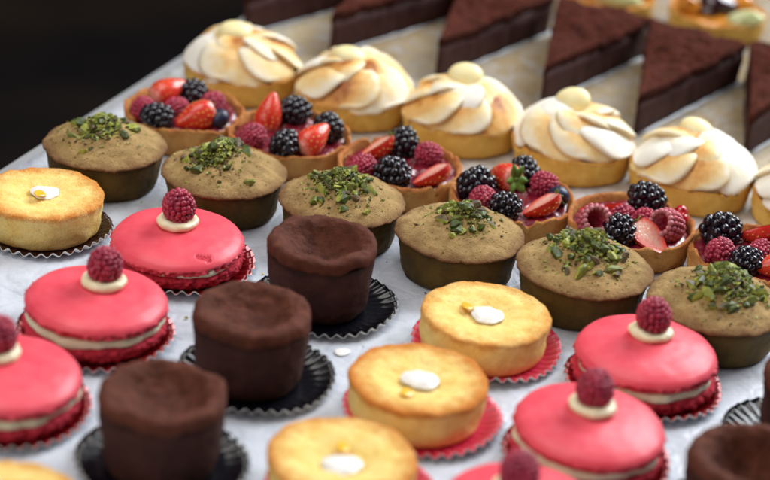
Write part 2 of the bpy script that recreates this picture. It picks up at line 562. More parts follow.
def calyx_mesh(seed, nl):
    rr = random.Random(seed); b = Bag()
    for i in range(nl):
        a = 2 * PI * i / nl + rr.uniform(-.2, .2); L = rr.uniform(.55, .85)
        V, F = [], []
        for j in range(7):
            t = j / 6; w = .2 * math.sin(PI * (.12 + .88 * t)) + .01
            z = -.15 * t * t + .38 * t
            for u in (-1, 0, 1): V.append((L * t + .05, u * w, z + (.05 if u == 0 else 0)))
            for u in (-1, 0, 1): V.append((L * t + .05, u * w, z - .04 + (.05 if u == 0 else 0)))
        for j in range(6):
            for u in (0, 1):
                p = j * 6 + u
                F.append((p, p + 6, p + 7, p + 1)); F.append((p + 3, p + 4, p + 10, p + 9))
            F.append((j * 6, j * 6 + 3, j * 6 + 9, j * 6 + 6)); F.append((j * 6 + 2, j * 6 + 8, j * 6 + 11, j * 6 + 5))
        b.add(V, F, 0, None, Matrix.Rotation(a, 4, 'Z'))
    V, F = sphere(.12, .12, .16, 8, 6); b.add(V, F)
    return b.build('leaf_cap', m_calyx)
CALYX = [calyx_mesh(1, 6), calyx_mesh(2, 5)]


def blueberry_mesh():
    def f(x, y, z):
        r = math.hypot(x, y)
        if z > .75: z = z - (0.18 if r < .33 else 0) + (.06 if .33 <= r < .5 else 0)
        return x, y, z
    V, F = sphere(.68, .68, .6, 28, 20, fn=f)
    return mesh('blueberry', V, F, m_blue)
BLUE = blueberry_mesh()


def currant_mesh():
    b = Bag(); V, F = sphere(.46, .46, .45, 20, 14); b.add(V, F)
    V, F = sphere(.07, .07, .16, 6, 5, (0, 0, .5)); b.add(V, F)
    return b.build('redcurrant', m_currant)
CUR = currant_mesh()


# ------------------------------------------------------------- paper cases
def paper_case(x, y, m, label, cat_group, rim=4.15, rz=0.0, tilt=(0, 0), gloss_stripe=False, pleats=38):
    prof = [(0, .02), (1.4, .02), (2.75, .02), (3.1, .05), (3.35, .10), (3.6, .19), (3.85, .30), (rim, .44)]
    n = pleats * 6
    V, A, F, Mi = [], [], [], []
    seed = x * .37 + y * .11
    for side in (0, 1):
        for (r, z) in prof:
            k = max(0, (r - 2.85) / (rim - 2.85))
            for i in range(n):
                t = 2 * PI * i / n
                w = math.sin(pleats * t) * .5 + .5
                wob = 1 + .012 * math.sin(2 * t + seed) + .012 * math.sin(5 * t + seed * 2) * k
                amp = .21 * k ** .8
                rr = (r - amp * .55 * (w - .5)) * wob
                zz = z + amp * .9 * (w - .5) + k * .10 * math.sin(3 * t + seed)
                if side: rr += .012; zz -= .03
                V.append((rr * math.cos(t), rr * math.sin(t), max(zz, .03 if side == 0 else .0) + .0)); A.append(w * k)
    ns = len(prof)
    for side in (0, 1):
        o = side * ns * n
        for j in range(ns - 1):
            for i in range(n):
                p, q = o + j * n + i, o + j * n + (i + 1) % n
                f = (p, q, q + n, p + n) if side else (p, p + n, q + n, q)
                F.append(f[::-1]); Mi.append(side)
    o1, o2 = (ns - 1) * n, (2 * ns - 1) * n
    for i in range(n):
        F.append((o1 + i, o1 + (i + 1) % n, o2 + (i + 1) % n, o2 + i)); Mi.append(1)
    me = mesh('paper_case', V, F, [m, m_case_white], {'bake': A}, Mi)
    o = link('paper_case', me, None, (x, y, .02), (tilt[0], tilt[1], rz))
    return tag(o, label, 'paper case', cat_group)


# -------------------------------------------------------------- golden cakes
def golden_cake(x, y, label, brown=.5, r=3.6, h=2.2, icing=(0, 0, .8), peel=None, rz=0.0, tilt=(0, 0)):
    t = thing('golden_cake', label, 'cake', x, y, .08, rz, 'golden round cakes with white icing')
    t.rotation_euler = (tilt[0], tilt[1], rz)
    s = R.uniform(0, 50)
    prof = [(0, 0, .3), (r - .5, 0, .4), (r - .32, .06, .45), (r - .22, .25, .2), (r - .12, h * .5, .0), (r - .05, h - .35, .12), (r, h - .16, .5 + .35 * brown),
            (r - .06, h - .02, .6 + .4 * brown), (r - .22, h + .05, .55 + .4 * brown), (r - .6, h + .02, .3 + .35 * brown), (r - 1.3, h - .03, .08 + .2 * brown), (1.9, h - .1, -.15), (1.4, h - .22, -.15), (1.0, h - .36, 0), (0, h - .4, 0)]
    prof = smooth_prof(resample(prof, .14), 2)

    def disp(px, py, pz, pr, a):
        d = fbm((px, py, pz), .9, s) * .09 + fbm((px, py, pz), 3.2, s) * .03
        dz = 0
        if pz > h - .5: dz = fbm((px, py, 0), .8, s + 4) * .11 + fbm((px, py, 0), 3, s) * .035
        return (d if pr > r - .9 else 0), dz
    V, F, A = lathe(prof, 128, None, disp)
    link('cake_body', mesh('golden_cake_body', V, F, m_gold, A), t)
    ix, iy, ir = icing[0], icing[1], icing[2] * 1.1
    out = lambda a: 1 + .06 * math.sin(2 * a + s) + .04 * math.sin(3 * a + s * 2) + .03 * math.sin(7 * a + s)
    pr = smooth_prof(resample([(ir, h - .3, 0), (ir * 1.02, h - .16, 0), (ir * .96, h - .22, 0), (ir * .8, h - .10, 0), (ir * .5, h - .03, 0), (0, h - .0, 0)], .1), 1)
    V, F, A = lathe(pr, 48, out, lambda a, b, c, d, e: (.05 * fbm((a, b, 0), 1.5, s), .07 * fbm((a, b, 0), 1.3, s)), center=(ix, iy))
    link('icing', mesh('icing', V, F, m_icing, A), t)
    for (qx, qy) in (peel or []):
        V, F = sphere(.5, .36, .08, 14, 8, fn=lambda a, b, c: (a * (1 + .2 * b), b, c))
        link('candied_peel', mesh('candied_peel', V, F, m_peel), t, (qx, qy, h - .03), (.2, .1, R.uniform(0, 3)))
    return t


YG = 'golden round cakes with white icing'
CG = 'pleated paper cases'
golden = [
    (5.8, 94.69, 'palest golden cake, in a pink case before the pistachio cakes, orange peel by its icing', .25, (.1, .15, .82), [(-.95, .55)]),
    (2.385, 87.07, 'golden cake with the brownest rim, in a pink case between two other golden cakes', .95, (.1, .25, .85), [(-.5, -1.5)]),
    (-.99, 79.19, 'golden cake cut off by the bottom of the photo, between chocolate cake and pink macaron', .55, (.0, -.45, .85), [(.0, .8)]),
    (-20.15, 103.9, 'golden cake by the left edge of the photo, next to a pistachio cake', .6, (.05, .55, .75), [(-.1, -.05)]),
    (-15.6, 72.6, 'golden cake of which only the pale rim shows in the bottom left corner', .3, (0, 0, .8), None),
]
for i, (x, y, lb, br, ic, pe) in enumerate(golden):
    golden_cake(x, y, lb, br, icing=ic, peel=pe, rz=0)
paper_case(6.05, 94.6, m_case_pink, 'pink pleated paper case under the golden cake nearest the pistachio cakes', CG, 4.1)
paper_case(2.75, 86.95, m_case_pink, 'pink pleated paper case under the brownest golden cake', CG, 4.15, .3)
paper_case(-.5, 79.1, m_case_pink, 'pink pleated paper case under the golden cake at the bottom frame edge', CG, 4.1, .7)
paper_case(-20.0, 103.7, m_case_brown, 'dark brown pleated paper case with white outside under the far left golden cake', CG, 4.0, .2)
paper_case(-15.6, 72.6, m_case_pink, 'paper case under the golden cake in the bottom left corner', CG, 4.1, .4)


# ----------------------------------------------------------- chocolate cakes
def fondant(x, y, label, s, crater=(.15, .1), deep=1.0, rz=0.0):
    t = thing('chocolate_cake', label, 'cake', x, y - 1.15, .08, rz, 'small chocolate cakes with sunken tops')
    h = 4.2
    prof = [(0, 0, .5), (2.2, 0, .6), (2.48, .05, .6), (2.64, .25, .4), (2.76, .9, .1), (2.9, 2.0, .0), (3.0, 3.0, .15), (3.02, 3.38, .7), (2.9, 3.5, .8), (2.5, 3.52, .8)]
    prof = smooth_prof(resample(prof, .12), 1)
    def disp(px, py, pz, pr, a):
        return (fbm((px, py, pz), .55, s) * .12 + fbm((px, py, pz * 2.0), 2.2, s) * .035 + fbm((px, py, pz), 5, s) * .015, 0)
    V, F, A = lathe(prof, 140, None, disp)
    link('cake_side', mesh('chocolate_cake_side', V, F, m_choc_side, A), t)
    d = deep
    prof = [(2.75, 3.36, .9), (2.98, 3.38, .9), (3.03, 3.42, .6), (3.06, 3.58, .2), (3.06, 3.86, .0), (2.98, 4.1, -.1), (2.72, h + .02, -.15), (2.4, h - .02, -.1), (2.12, h - .2 * d, .0), (1.8, h - .58 * d, .15), (1.3, h - 1.0 * d, .3), (.7, h - 1.18 * d, .4), (0, h - 1.22 * d, .45)]
    prof = smooth_prof(resample(prof, .10), 2)
    def disp2(px, py, pz, pr, a):
        crack = abs(fbm((px, py, 0), .75, s + 20))
        cr = -.10 * max(0, 1 - crack / .035) if .8 < pr < 2.6 else 0
        lip = fbm((px, py, 0), .7, s + 9) * .07 if pr > 2.4 and pz < 3.7 else 0
        return (fbm((px, py, pz), .55, s) * .13 + fbm((px, py, pz), 2.2, s) * .04,
                lip + cr + fbm((px, py, 0), .55, s + 3) * .16 + fbm((px, py, 0), 1.7, s + 3) * .09 + fbm((px, py, 0), 4.5, s) * .03)
    V, F, A = lathe(prof, 140, None, disp2)
    V = [(px + crater[0] * max(0, 1 - math.hypot(px, py) / 2.7), py + crater[1] * max(0, 1 - math.hypot(px, py) / 2.7), pz) for px, py, pz in V]
    link('top_crust', mesh('chocolate_cake_top', V, F, m_choc_top, A), t)
    return t


fondant(-3.4, 98.9, 'tall chocolate cake in a black case, farthest of the three in the diagonal row', 3.3, (.2, .35), 1.15)
fondant(-6.38, 90.23, 'chocolate cake with a shallow sunken top, between two other chocolate cakes in the diagonal row', 17.1, (-.3, .2), .75)
fondant(-9.75, 81.47, 'chocolate cake nearest the camera in the diagonal row, in a glossy black case', 31.7, (.45, .3), .9)
fondant(22.9, 89.0, 'chocolate cake cut in half by the right edge of the photo, behind another', 44.2)
fondant(18.2, 80.7, 'chocolate cake in the bottom right corner with a deep hole in its top', 58.9, (.4, .2), 1.6)
paper_case(-3.0, 97.8, m_case_black, 'glossy black pleated paper case under the farthest of the three chocolate cakes', CG, 4.1, .1)
paper_case(-6.0, 89.1, m_case_black, 'glossy black pleated paper case under the middle one of the three chocolate cakes', CG, 4.1, .5)
paper_case(-9.6, 80.2, m_case_black, 'glossy black pleated paper case under the nearest of the three chocolate cakes', CG, 4.25, .9)
paper_case(22.3, 87.8, m_case_black, 'glossy black pleated paper case fanned out at the right edge of the photo', CG, 4.2, .3)
paper_case(18.2, 79.7, m_case_black, 'black paper case under the chocolate cake in the bottom right corner', CG, 3.9, .6)


# ----------------------------------------------------------------- macarons
def macaron(x, y, label, s, tilt=(0.0, 0.0), berry=(.0, .25), squash=False, chip=None, rz=0.0):
    t = thing('raspberry_macaron', label, 'macaron', x, y, .08, rz, 'large pink macarons topped with a raspberry')
    cut = .12 if squash else 0
    def frill(seed, amp):
        def d(px, py, pz, pr, a):
            if a > .3: return (fbm((px, py, pz), 2.6, seed) * amp + fbm((px, py, pz), 6, seed) * amp * 1.1, fbm((px, py, 0), 2.4, seed) * .05)
            return (fbm((px, py, pz), .5, seed) * .04, fbm((px, py, 0), .45, seed) * .045)
        return d
    prof = [(0, 0, .9), (2.9, 0, .9), (3.35, .08, .9), (3.66, .32, .8), (3.74, .55, .95), (3.80, .75, 1), (3.72, .88, 1), (3.3, .95, 1), (0, .9, 1)]
    V, F, A = lathe(smooth_prof(resample(prof, .1), 1), 220, None, frill(s, .16))
    link('bottom_shell', mesh('macaron_bottom', V, F, m_mac, A), t)
    prof = [(2.6, .85, 0), (3.35, .86, 0), (3.6, .98, 0), (3.66, 1.2 - cut, 0), (3.6, 1.42 - cut, 0), (3.3, 1.55 - cut, 0), (2.6, 1.55, 0)]
    V, F, A = lathe(smooth_prof(resample(prof, .1), 1), 120, None, lambda a, b, c, d, e: (fbm((a, b, 0), .6, s + 2) * .28, fbm((a, b, 0), .7, s) * .05))
    link('cream_filling', mesh('macaron_cream', V, F, m_cream, A), t)
    z = 1.5 - cut * 3
    prof = [(0, z + .1, 1), (3.0, z + .08, 1), (3.55, z, 1), (3.76, z + .08, 1), (3.78, z + .2, .95), (3.72, z + .27, .9), (3.80, z + .32, .25), (3.79, z + .44, 0), (3.6, z + .66, 0),
            (3.2, z + .86, 0), (2.6, z + 1.02, 0), (1.8, z + 1.14, 0), (.9, z + 1.2, 0), (0, z + 1.22, 0)]
    V, F, A = lathe(smooth_prof(resample(prof, .09), 2), 220, None, frill(s + 5, .13))
    V = np.array(V); A = A['bake']
    if chip:
        for i, p in enumerate(V):
            d = math.hypot(p[0] - chip[0], (p[1] - chip[1]) * 1.6) + .25 * fbm(p, 2.2, s)
            if d < .42 and p[2] > z + .5: V[i, 2] -= .10; A[i] = .9
    link('top_shell', mesh('macaron_top', V, F, m_mac, {'bake': A}), t, (0, 0, 0), (tilt[0], tilt[1], 0))
    bx, by = berry
    zt = z + 1.17 - by * tilt[0] * 0
    prof = [(0, 0, 0), (.9, 0, 0), (1.12, .1, 0), (1.22, .28, 0), (1.14, .46, 0), (.92, .54, 0), (.5, .5, 0), (0, .48, 0)]
    V, F, A = lathe(smooth_prof(resample(prof, .08), 2), 64, None, lambda a, b, c, d, e: (fbm((a, b, c), .9, s) * .12, fbm((a, b, 0), 1.1, s) * .08))
    link('cream_dollop', mesh('cream_dollop', V, F, m_dollop, A), t, (bx, by, zt - .03))
    link('raspberry', R.choice(RASP), t, (bx + .02, by + .05, zt + .36 + .82), (R.uniform(-.12, .12), R.uniform(-.1, .1), R.uniform(0, 6)), 1.0)
    return t


macaron(-11.76, 100.97, 'pink macaron with a chipped glaze, farthest of the left macarons, beside the golden cake', 1.3, (.03, -.01), (-.1, .3), True, (1.9, -2.55))
macaron(-14.98, 92.26, 'pink macaron between the chipped macaron and the one cut by the left edge', 9.9, (-.01, .02), (.35, .45))
macaron(-18.1, 83.9, 'pink macaron cut off by the left edge of the photo', 21.4, (0, .03), (-.4, .5))
macaron(14.44, 92.6, 'pink macaron in a dark red case in front of the pistachio cakes at the right', 33.2, (.01, -.02), (.15, .5))
macaron(10.99, 84.57, 'pink macaron in front of another at the right, with a large dull raspberry', 40.8, (.01, .02), (.05, .35))
macaron(7.5, 76.6, 'pink macaron of which only the raspberry tip shows at the bottom of the photo', 51.5, (0, 0), (-.35, .2))
for (x, y, lb, rz) in ((-11.55, 100.75, 'dark red pleated paper case under the chipped macaron', .2), (-14.9, 92.0, 'dark red pleated paper case under the second macaron from the left edge', .6),
                       (-18.0, 83.7, 'dark red pleated paper case cut by the left edge of the photo', 1.0), (14.5, 92.3, 'dark red pleated paper case under the macaron before the right pistachio cakes', 1.4),
                       (11.05, 84.4, 'dark red pleated paper case under the front right macaron', 1.8), (7.5, 76.5, 'dark red paper case under the macaron at the bottom frame edge', .8)):
    paper_case(x, y, m_case_red, lb, CG, 4.22, rz)


# ----------------------------------------------------------- pistachio cakes
def chopped(rr, L, W, T, n=11):
    """an angular chopped piece: the hull of a few points, part of a rounded nut with flat cut sides"""
    bm = bmesh.new()
    cut = Vector((rr.uniform(-1, 1), rr.uniform(-1, 1), rr.uniform(-.3, 1))).normalized()
    for _ in range(n):
        p = Vector((rr.gauss(0, 1), rr.gauss(0, 1), rr.gauss(0, 1))).normalized()
        d = p.dot(cut)
        if d > .35: p -= cut * (d - .35)
        bm.verts.new((p.x * L, p.y * W, p.z * T))
    res = bmesh.ops.convex_hull(bm, input=bm.verts)
    bmesh.ops.delete(bm, geom=[v for v in bm.verts if not v.link_faces], context='VERTS')
    bm.verts.ensure_lookup_table(); bm.verts.index_update()
    V = [tuple(v.co) for v in bm.verts]
    F = [tuple(v.index for v in f.verts) for f in bm.faces]
    bm.normal_update()
    c = [f.normal.dot(Vector((cut.x / L, cut.y / W, cut.z / T)).normalized()) > .75 for f in bm.faces]
    bm.free()
    return V, F, c


_rr = random.Random(77)
NUGS = []
for k in range(14):
    L = _rr.uniform(.26, .58)
    V, F, c = chopped(_rr, L, L * _rr.uniform(.55, .85), L * _rr.uniform(.45, .7), 22)
    skin = (0, 0, 2, 1, 0, 3)[k % 6]
    NUGS.append(mesh('pistachio_piece', V, F, (m_pist, m_pist2, m_pist3, m_pist4), None, [1 if q else skin for q in c], smooth=False))


def pistachio_cake(x, y, label, s, n=24, spread=1.5, off=(0, 0), r=3.81, dense=1.0, rz=0.0, powder=1.0):
    t = thing('pistachio_cake', label, 'cake', x, y - .95, .0, rz, 'pistachio cakes with domed tops')
    k = r / 3.81
    wob = R.uniform(-.12, .12)
    prof = [(0, 0, .6), (2.9, 0, .7), (3.16, .05, .7), (3.24, .2, .5), (3.36, .9, .1), (3.5, 1.8, .0), (3.58, 2.35, .5), (3.4, 2.5, .5), (2, 2.5, .5)]
    prof = [(a * k, b, c) for a, b, c in prof]
    V, F, A = lathe(smooth_prof(resample(prof, .14), 2), 120, None, lambda a, b, c, d, e: (fbm((a, b, c), .7, s) * .09 + fbm((a, b, c), 2.6, s) * .035, 0))
    link('cake_base', mesh('pistachio_cake_base', V, F, m_olive, A), t)
    H = 1.35 + wob
    def top(q):
        q = min(q / r, 1)
        return 2.5 + H * (1 - q ** 1.75) + .25 * max(0, 1 - q * 2.0)
    prof = [(3.3 * k, 2.42, .9), (r - .12, 2.36, 1.0), (r, 2.40, 1.0), (r - .01, 2.5, .8)] + [(q * r, top(q * r), .7 * max(0, q - .78) / .2) for q in (.965, .9, .8, .7, .6, .5, .4, .3, .2, .1, 0)]
    def disp(px, py, pz, pr, a):
        e = 1 if pr > r * .85 else .4
        return (fbm((px, py, pz), .6, s) * .12 * e + fbm((px, py, pz), 3, s) * .05 * e,
                (fbm((px, py, 0), .6, s) * .24 * min(1, max(.25, (r - pr) / 1.2)) + fbm((px, py, 0), 2.2, s) * .06 + fbm((px, py, 0), 6, s) * .03))
    V, F, A = lathe(smooth_prof(resample(prof, .11), 1), 150, None, disp)
    link('cake_dome', mesh('pistachio_cake_dome', V, F, m_dome, A), t)
    rr = random.Random(int(s * 10))
    def zt(px, py): return top(math.hypot(px, py)) + fbm((px, py, 0), .6, s) * .24
    for i in range(int(n * 1.5)):
        a = rr.random() * 2 * PI; q = spread * 1.35 * (rr.random() ** .55)
        px, py = off[0] + q * math.cos(a) * 1.1, off[1] - .75 + q * 1.15 * math.sin(a)
        if rr.random() < .12: px += rr.uniform(-1, 1); py += rr.uniform(-1, 1)
        lift = rr.uniform(.0, .5) * max(0, 1 - q / (spread * 1.1))
        link('pistachio_piece', rr.choice(NUGS), t, (px, py, zt(px, py) + .05 + lift), (rr.uniform(-.6, .6), rr.uniform(-.6, .6), rr.uniform(0, 6)), rr.uniform(.7, 1.2))
    b = Bag()
    for i in range(int(850 * powder)):
        a = rr.random() * 2 * PI; q = abs(rr.gauss(0, spread * .66 if i % 6 else spread * 1.1))
        px, py = off[0] + q * math.cos(a) * 1.1, off[1] - .75 + q * 1.15 * math.sin(a)
        if math.hypot(px, py) > r * .9: continue
        sz = rr.uniform(.05, .22) * (1.15 if q < spread * .8 else .8)
        V, F, _c = chopped(rr, sz, sz * rr.uniform(.6, 1), sz * rr.uniform(.5, .9), 8)
        M_ = Matrix.Translation((px, py, zt(px, py) + sz * .3 + (rr.random() * .42 * max(0, 1 - q / (spread * 1.2))))) @ Matrix.Rotation(rr.random() * 6, 4, 'Z') @ Matrix.Rotation(rr.uniform(-.6, .6), 4, 'X')
        b.add(V, F, rr.choice((0, 1, 1, 3, 3, 2)), None, M_)
    o = link('pistachio_crumbs', b.build('pistachio_crumbs', [m_pist, m_pist2, m_pist3, m_pist4], smooth=False), t)
    o['kind'] = 'stuff'
    return t


pistachio_cake(-17.68, 111.9, 'pistachio cake at the left end of its row, beside the board edge', 2.2, 18, 1.25, (-.2, .4))
pistachio_cake(-10.06, 109.7, 'pistachio cake behind the chipped macaron, crumbs scattered on its left half', 13.5, 22, 1.35, (-.6, .3))
pistachio_cake(-2.75, 107.46, 'pistachio cake directly behind the tallest chocolate cake', 26.8, 30, 1.5, (.0, .3))
pistachio_cake(4.29, 104.6, 'pistachio cake behind the palest golden cake, few crumbs on its peak', 38.1, 18, 1.15, (.1, .6), powder=.7)
pistachio_cake(11.45, 101.85, 'pistachio cake with the thickest heap of bright green crumbs', 49.6, 44, 1.5, (.05, .5), 3.95, 1.6, powder=1.5)
pistachio_cake(18.75, 99.2, 'pistachio cake at the right edge of the photo, green heap with whole pieces', 60.3, 36, 1.45, (.3, .3), 3.95, 1.4, powder=1.3)


# --------------------------------------------------------- tart shells
def shell(name, r, h, m, t, s, wall=.32, flare=.25, fill=None):
    rb = r - flare
    prof = [(0, 0, .5), (rb - .25, 0, .6), (rb - .06, .06, .6), (rb, .2, .35), (rb + flare * .5, h * .5, .0), (r - .02, h - .15, .25), (r, h - .05, .6), (r - .1, h + .02, .9), (r - wall + .06, h, .9),
            (r - wall, h - .12, .5), (r - wall - .05, h - .7, .3), (r - wall - .1, h - 1.0, .3), (0, h - 1.0, .3)]
    def disp(px, py, pz, pr, a):
        d = fbm((px, py, pz), .6, s) * .12 + fbm((px, py, pz), 3, s) * .04
        return (d, (fbm((px, py, 0), .6, s) * .18 + fbm((px, py, 0), 2.2, s) * .08 - .22 * max(0, fbm((px, py, 0), 1.1, s + 7) - .22) * 4) if pz > h - .4 else 0)
    V, F, A = lathe(smooth_prof(resample(prof, .12), 1), 128, None, disp)
    return link(name, mesh(name, V, F, m, A), t)


# ----------------------------------------------------- lemon meringue tarts
def dome_z(q): return 1.70 + 1.65 * (1 - min(1, q / 4.05) ** 2.7)


def petal(a0, r0, r1, W, lift, swirl, toast, side, rr, up=0.0, nu=26, nv=26):
    """one flat spatula stroke of meringue lying on the dome, one long edge raised and torch-browned"""
    V, A, F = [], [], []
    s = rr.random() * 50
    u0 = rr.uniform(.3, .6); full = toast > .42
    for layer in (0, 1):
        for i in range(nu + 1):
            u = i / nu
            w = W * .5 * (math.sin(PI * (u ** .62 * .95 + .03))) ** .75
            rad = r0 + (r1 - r0) * u
            ang = a0 + swirl * u * u
            for j in range(nv + 1):
                v = -1 + 2 * j / nv
                t = v * w
                x, y = rad, t
                ca, sa = math.cos(ang), math.sin(ang)
                px, py = x * ca - y * sa, x * sa + y * ca
                q = math.hypot(px, py)
                e = (v * side + 1) / 2
                body = (max(0.0, 1 - v ** 4)) ** .5 * (math.sin(PI * (u * .96 + .03))) ** .6
                h = lift * e ** 1.7 * (math.sin(PI * (u * .8 + .14))) ** .7 + .34 * body + up * (math.sin(PI * u)) + .10 * fbm((px, py, 0), .8, s)
                if layer == 0: z = dome_z(q) + h
                else: z = dome_z(q) + max(-.25, h - .62 * body - .08)
                if e > .6 and layer == 0:                      # the raised edge rolls outwards a little
                    k = (e - .6) / .4
                    px += -sa * side * .22 * k * k; py += ca * side * .22 * k * k
                V.append((px, py, z))
                ed = max(0, (e - .93) / .07) + .6 * max(0, (.06 - e) / .06)
                if full: g = toast * (1 - .75 * max(0, (e - .62) / .38)) * math.exp(-((u - u0) / .62) ** 2)
                else: g = toast * .7 * math.exp(-(((u - u0) / .4) ** 2 + ((e - .35) / .3) ** 2))
                A.append(max(g, ed * .42 * min(1, .3 + toast)))
    n = (nu + 1) * (nv + 1); w_ = nv + 1
    for i in range(nu):
        for j in range(nv):
            p = i * w_ + j
            F.append((p, p + w_, p + w_ + 1, p + 1)); F.append((n + p, n + p + 1, n + p + w_ + 1, n + p + w_))
    ed = [j for j in range(w_)] + [i * w_ + nv for i in range(1, nu + 1)] + [nu * w_ + j for j in range(nv - 1, -1, -1)] + [i * w_ for i in range(nu - 1, 0, -1)]
    for p, q in zip(ed, ed[1:] + ed[:1]): F.append((p, q, n + q, n + p))
    return mesh('meringue_petal', V, F, m_mer, {'bake': A})


def lemon_tart(x, y, label, s, toast, drop, twist=.35, rz=0.0, n_out=7, r=4.07, swirl=.2):
    t = thing('lemon_meringue_tart', label, 'tart', x, y, 0, 0, 'lemon meringue tarts with toasted petals')
    shell('pastry_shell', r, 1.85, m_sable, t, s)
    V, F, A = lathe([(r - .3, 1.4, 0), (r - .36, 1.66, 0), (2.5, 1.7, 0), (0, 1.7, 0)], 64)
    link('lemon_curd', mesh('lemon_curd', V, F, m_curd, A), t)
    prof = [(3.3, 1.5, .1), (3.62, 1.7, .1)] + [(q, dome_z(q) - .12, .12) for q in (3.6, 3.3, 3, 2.6, 2.2, 1.8, 1.4, 1, .6, .3, 0)]
    V, F, A = lathe(smooth_prof(resample(prof, .15), 1), 72, None, lambda a, b, c, d, e: (0, fbm((a, b, 0), .5, s) * .08))
    link('meringue_dome', mesh('meringue_dome', V, F, m_mer, A), t)
    rr = random.Random(int(s * 7)); sd = 1 if twist > 0 else -1
    for ring, (n, q0, q1) in enumerate(((n_out, 4.0, .7), (5, 2.9, -.4))):
        for i in range(n):
            a = rz + 2 * PI * (i + .5 * ring) / n + rr.uniform(-.16, .16)
            tv = min(1, max(.08, toast * (rr.uniform(.45, .75) if rr.random() < .35 else rr.uniform(1.25, 1.75)) + rr.uniform(-.05, .05)))
            W = rr.uniform(3.7, 4.6) if ring == 0 else rr.uniform(2.6, 3.3)
            me = petal(a, q0 + rr.uniform(-.12, .16), q1 + rr.uniform(-.2, .3), W, rr.uniform(.45, .75) if ring == 0 else rr.uniform(.35, .6), sd * swirl, tv, sd, rr, .0 if ring == 0 else .22)
            link('meringue_petal', me, t)
    V, F = sphere(1.2, .98, .62, 32, 20, fn=lambda a, b, c: (a, b * (1 + .05 * a), c))
    link('white_chocolate_drop', mesh('white_chocolate_drop', V, F, m_choc_drop), t, (drop[0], drop[1], drop[2]), (drop[3], drop[4], drop[5]))
    return t


LT = [(-11.0, 128.06, 'lemon meringue tart at the left end of its row against the dark background', 1.7, .78, (-.7, .2, 4.0, .25, 0, .3), -.35, .3),
      (-3.13, 125.74, 'lemon meringue tart second from the left, evenly amber toasted petals', 12.4, .85, (-.5, .1, 3.95, .2, .1, 0), .35, .9),
      (4.31, 123.25, 'lemon meringue tart third from the left, a round pale drop on its peak', 23.9, .66, (.0, .9, 4.1, .5, 0, 0), .4, .1),
      (11.78, 120.63, 'lemon meringue tart with a swirl of creamy white petals, fourth from the left', 34.2, .48, (-.4, .9, 4.1, .6, -.2, 0), -.4, .55),
      (19.35, 117.89, 'lemon meringue tart with white brown-edged petals and an oval drop lying tilted', 45.5, .56, (.1, 1.5, 3.75, .3, .25, -.5), .35, .2),
      (27.0, 115.3, 'lemon meringue tart cut off by the right edge of the photo', 56.6, .4, (.2, 1.0, 4.0, .3, 0, 0), .35, .4)]
for (x, y, lb, s, to, dr, tw, rz) in LT: lemon_tart(x, y, lb, s, to, dr, tw, rz, swirl=1.1 if tw == -.4 else .35)


# ------------------------------------------------------------- berry tarts
def berry_tart(x, y, label, s, berries, gold=False):
    t = thing('berry_tart', label, 'tart', x, y, 0, 0, 'tarts filled with mixed berries')
    shell('pastry_shell', 3.94, 1.9, m_sable2, t, s, .30, .3)
    V, F, A = lathe(smooth_prof(resample([(3.58, 1.1, 0), (3.56, 1.45, 0), (3.1, 1.58, 0), (1.5, 1.72, 0), (0, 1.78, 0)], .15), 1), 90, None,
                    lambda a, b, c, d, e: (0, fbm((a, b, 0), .9, s) * .22 + fbm((a, b, 0), 2.6, s) * .12))
    link('jam_filling', mesh('jam_filling', V, F, m_jam, A), t)
    rr = random.Random(int(s))
    for b in berries:
        k, bx, by = b[:3]; opt = b[3] if len(b) > 3 else {}
        z = opt.get('z'); z = z - .2 if z else None; rot = opt.get('rot'); sc = opt.get('s', 1.0) * (1.06 if 'straw' in k else .94)
        if k == 'blackberry':
            link('blackberry', rr.choice(BLACK), t, (bx, by, z or 2.2), rot or (PI / 2 * rr.uniform(.7, 1.2), 0, rr.uniform(0, 6)), sc)
        elif k == 'raspberry':
            link('raspberry', rr.choice(RASP), t, (bx, by, z or 2.15), rot or (PI / 2 * rr.uniform(.6, 1.1), 0, rr.uniform(0, 6)), sc * .95)
        elif k == 'open_raspberry':
            tag(link('raspberry', RASP_OPEN, t, (bx, by, z or 2.2), rot or (1.1, 0, .3), sc * 1.05), 'sugar dusted raspberry lying with its hollow end showing')
        elif k == 'blueberry':
            link('blueberry', BLUE, t, (bx, by, z or 2.1), rot or (rr.uniform(.3, .9), rr.uniform(-.5, .5), rr.uniform(0, 6)), sc * 1.1)
        elif k == 'redcurrant':
            link('redcurrant', CUR, t, (bx, by, z or 2.15), rot or (rr.uniform(-1, 1), rr.uniform(-1, 1), 0), sc * 1.05)
        else:
            me = rr.choice(STRAWC if k == 'cut_strawberry' else STRAW)
            o = link('strawberry', me, t, (bx, by, z or 2.2), rot or (1.1, 0, 0), sc)
            if k == 'cut_strawberry': o['label'] = 'halved strawberry showing its pale cut face'
            if opt.get('leaf', True):
                c = link('leaf_cap', rr.choice(CALYX), o, (0, .25 if k == 'cut_strawberry' else 0, 1.17), (0, 0, rr.random() * 6), 1.2 if opt.get('leaf') != 'small' else .7)
    if gold:
        b = Bag()
        for i in range(40):
            a = rr.random() * 6.28; q = rr.random() ** .5 * 1.5
            sz = rr.uniform(.03, .08)
            V, F = sphere(sz, sz * .8, sz * .5, 6, 4)
            b.add(V, F, 0, None, Matrix.Translation((q * math.cos(a) + .2, q * math.sin(a) + .3, 1.95)) @ Matrix.Rotation(rr.random() * 3, 4, 'X'))
        o = link('gold_flakes', b.build('gold_flakes', m_goldleaf), t); o['kind'] = 'stuff'
    return t


